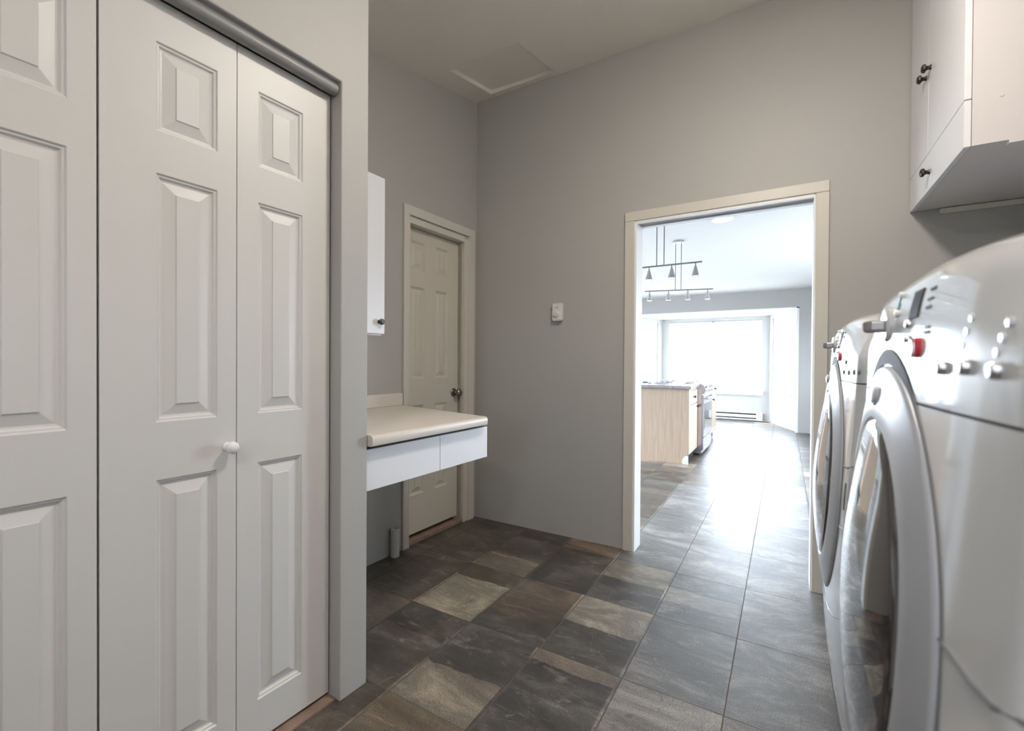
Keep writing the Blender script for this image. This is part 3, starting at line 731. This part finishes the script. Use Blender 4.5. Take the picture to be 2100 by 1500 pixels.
bm = BM(); bx(bm, -1.75, -.912, KY0-.03, 6.118, KC, .906); bx(bm, -1.75, -1.50, 6.118, 6.885, KC, .906); bx(bm, -1.75, -.912, 6.885, 7.95, KC, .906)
tag(obj('countertop', bm, M_GRAN, bevel=.006), 'speckled grey stone countertop on the oak kitchen cabinets', 'countertop')
# range
t = thing('kitchen_range', 'stainless steel kitchen range set into the oak cabinets', 'range', (-1.19, 6.5, 0))
RX = -.885+1.19
boxobj('body', (-.30, RX, -.378, .378, .03, .895), M_STEEL, t, bevel=.003)
boxobj('cooktop', (-.30, RX-.01, -.378, .378, .896, .912), M_OVENGLASS, t, bevel=.003)
bm = BM(); arc = [(RX-.09, .775)]+[(RX-.02+.062*math.cos(a), .835+.07*math.sin(a)) for a in [-.95+ i*2.4/10 for i in range(11)]]+[(RX-.09, .905)]
prism(bm, arc, -.380, .380, 'y'); cp = obj('control_panel', bm, M_STEEL, t, True, angle=50)
for i, y in enumerate((-.30, -.18, 0, .18, .30)):
    bm = BM(); lathe(bm, [(.001, 0), (.020, 0), (.018, .022), (.001, .024)], seg=18); o = obj('knob', bm, M_CHROME, cp, True, angle=40); o.location = (RX+.030, y, .862); o.rotation_euler = (0, -.5, 0)
od = boxobj('oven_door', (RX, RX+.020, -.374, .374, .235, .765), M_STEEL, t, bevel=.003)
boxobj('oven_window', (RX+.020, RX+.022, -.29, .29, .33, .66), M_OVENGLASS, od)
bm = BM(); tube(bm, [(RX+.02, -.33, .725), (RX+.055, -.33, .725), (RX+.06, -.30, .725), (RX+.06, .30, .725), (RX+.055, .33, .725), (RX+.02, .33, .725)], .010); obj('handle', bm, M_CHROME, od, True)
sd = boxobj('storage_drawer', (RX, RX+.018, -.374, .374, .07, .225), M_STEEL, t, bevel=.003)
for y in (-.2, .2):
    for x in (-.15, .12):
        bm = BM(); lathe(bm, [(.001, .912), (.055, .912), (.055, .917), (.03, .920), (.001, .920)], (x, y, 0), 'z', 20)
        bx(bm, x-.10, x+.10, y-.004, y+.004, .918, .925); bx(bm, x-.004, x+.004, y-.10, y+.10, .918, .925)
        obj('burner_grate', bm, M_DIALG, t)
boxobj('feet', (-.28, RX-.04, -.36, .36, 0, .03), M_DARK, t)
t = thing('kitchen_cabinet', 'oak base cabinet with drawers and dark knobs on the far side of the range', 'cabinet', (-1.24, 7.42, 0))
boxobj('carcass', (-.32, KX-.018+1.24, -.530, .530, .10, KC), M_OAK, t)
boxobj('toe_kick', (-.3, -.985+1.24, -.53, .53, 0, .10), M_DARK, t)
for z, h in ((.700, .150), (.500, .180), (.300, .180), (.112, .170)):
    dr = raised(.50, h, M_OAK, t, (KX+1.24, -.52, z), 'drawer'); bknob('knob', M_BLACK, dr, (0, .25, h/2), 1.0)
dr = raised(.50, .150, M_OAK, t, (KX+1.24, .02, .700), 'drawer'); bknob('knob', M_BLACK, dr, (0, .25, .075), 1.0)
do = raised(.50, .560, M_OAK, t, (KX+1.24, .02, .112), 'door'); bknob('knob', M_BLACK, do, (0, .06, .50), 1.0)
# small things on the counter
M_BLUEP = mat('pale_blue_plastic', (.45, .58, .64), .3)
t = thing('scrub_brush', 'small grey bristled brush lying on the kitchen counter', 'brush', (-1.525, 5.82, .9065))
bm = BM()
for i in range(7):
    for j in range(3): bx(bm, -.022+i*.007, -.018+i*.007, -.01+j*.008, -.006+j*.008, 0, .022)
obj('bristles', bm, M_DIALG, t)
boxobj('brush_back', (-.025, .027, -.013, .013, .022, .027), M_BLACK, t); boxobj('brush_handle', (.027, .055, -.005, .005, .0, .026), M_PRINT, t, bevel=.002)
bm = BM(); lathe(bm, [(.001, 0), (.020, 0), (.030, .012), (.029, .020), (.016, .030), (.001, .032)], axis='z', seg=24)
o = obj('soap_dispenser', bm, M_BLUEP, None, True); o.location = (-1.455, 5.83, .9065); tag(o, 'small pale-blue rounded item on the kitchen counter beside the brush', 'container')
tag(boxobj('flat_tray', (-1.42, -1.18, 5.85, 5.98, .9065, .912), M_DIALG, bevel=.002), 'thin flat grey tray lying on the kitchen counter', 'tray')
tag(boxobj('dark_strip', (-1.37, -1.30, 6.40, 6.42, .9065, .922), M_BLACK, bevel=.002), 'short flat dark item behind the tray on the kitchen counter', 'utensil')

# baseboard heater
t = thing('baseboard_heater', 'white electric baseboard heater under the bay window', 'heater', (-1.2, BAY_Y, 0))
HL, HR, D = -.85, .83, -.065
bm = BM()
bx(bm, HL, HR-.11, D, 0, .025, .045); bx(bm, HL, HR-.11, D, D+.008, .072, .128); bx(bm, HL, HR-.11, D, 0, .158, .172); bx(bm, HL, HR-.11, -.012, 0, .025, .172)
obj('cover', bm, M_HEATER, t)
boxobj('end_cap', (HR-.11, HR, D, 0, .020, .174), M_HEATER, t, bevel=.003); boxobj('end_cap', (HL-.03, HL, D, 0, .020, .174), M_HEATER, t, bevel=.003)
boxobj('heating_fins', (HL, HR-.11, D+.015, -.014, .046, .155), M_DARK, t)

# track lights
def track(cx, cy, label, rz, half):
    t = thing('track_light', label, 'ceiling light', (cx, cy, 2.44), rz, 'hanging bar lights over the kitchen counter')
    bm = BM(); lathe(bm, [(.001, 0), (.055, 0), (.055, -.014), (.048, -.020), (.001, -.020)], axis='z', seg=32); obj('canopy', bm, M_CHROME, t, True, angle=40)
    for sx in (-.028, .028):
        bm = BM(); tube(bm, [(sx, 0, -.018), (sx, 0, -.508)], .0042, 8); obj('rod', bm, M_DIALG, t, True)
    bm = BM(); tube(bm, [(-half, 0, -.512), (half, 0, -.512)], .0065, 10); obj('bar', bm, M_DIALG, t, True)
    for i in range(4):
        x = half*(-.85+i*1.70/3)
        bm = BM(); tube(bm, [(x, 0, -.515), (x, 0, -.545)], .0045, 8); st = obj('stem', bm, M_DIALG, t, True)
        bm = BM(); prof = [(.008, -.538), (.011, -.546), (.015, -.565), (.023, -.590), (.028, -.612), (.028, -.616), (.024, -.613), (.001, -.60)]
        lathe(bm, prof, (x, 0, 0), 'z', 20); sh = obj('lamp_shade', bm, M_CHROME, t, True, angle=35)
        bm = BM(); lathe(bm, [(.001, -.6135), (.021, -.6135), (.019, -.610), (.001, -.610)], (x, 0, 0), 'z', 16); obj('bulb', bm, M_LED, sh, True)
    return t
track(-.842, 3.653, 'hanging four-spot bar light with canopy hidden behind the doorway top, closest one', 0.0, .305)
track(-.960, 4.965, 'hanging four-spot bar light with round canopy visible, farther one', math.radians(14), .335)
t = thing('disc_light', 'round white lit disc light flush on the kitchen ceiling', 'ceiling light', (-.483, 4.37, 2.44))
bm = BM(); lathe(bm, [(.001, 0), (.092, 0), (.090, -.012), (.080, -.016), (.078, -.012), (.001, -.012)], axis='z', seg=40); obj('rim', bm, M_WTRIM, t, True, angle=40)
bm = BM(); lathe(bm, [(.078, -.0125), (.07, -.020), (.001, -.024)], axis='z', seg=40); obj('lens', bm, M_LED, t, True)
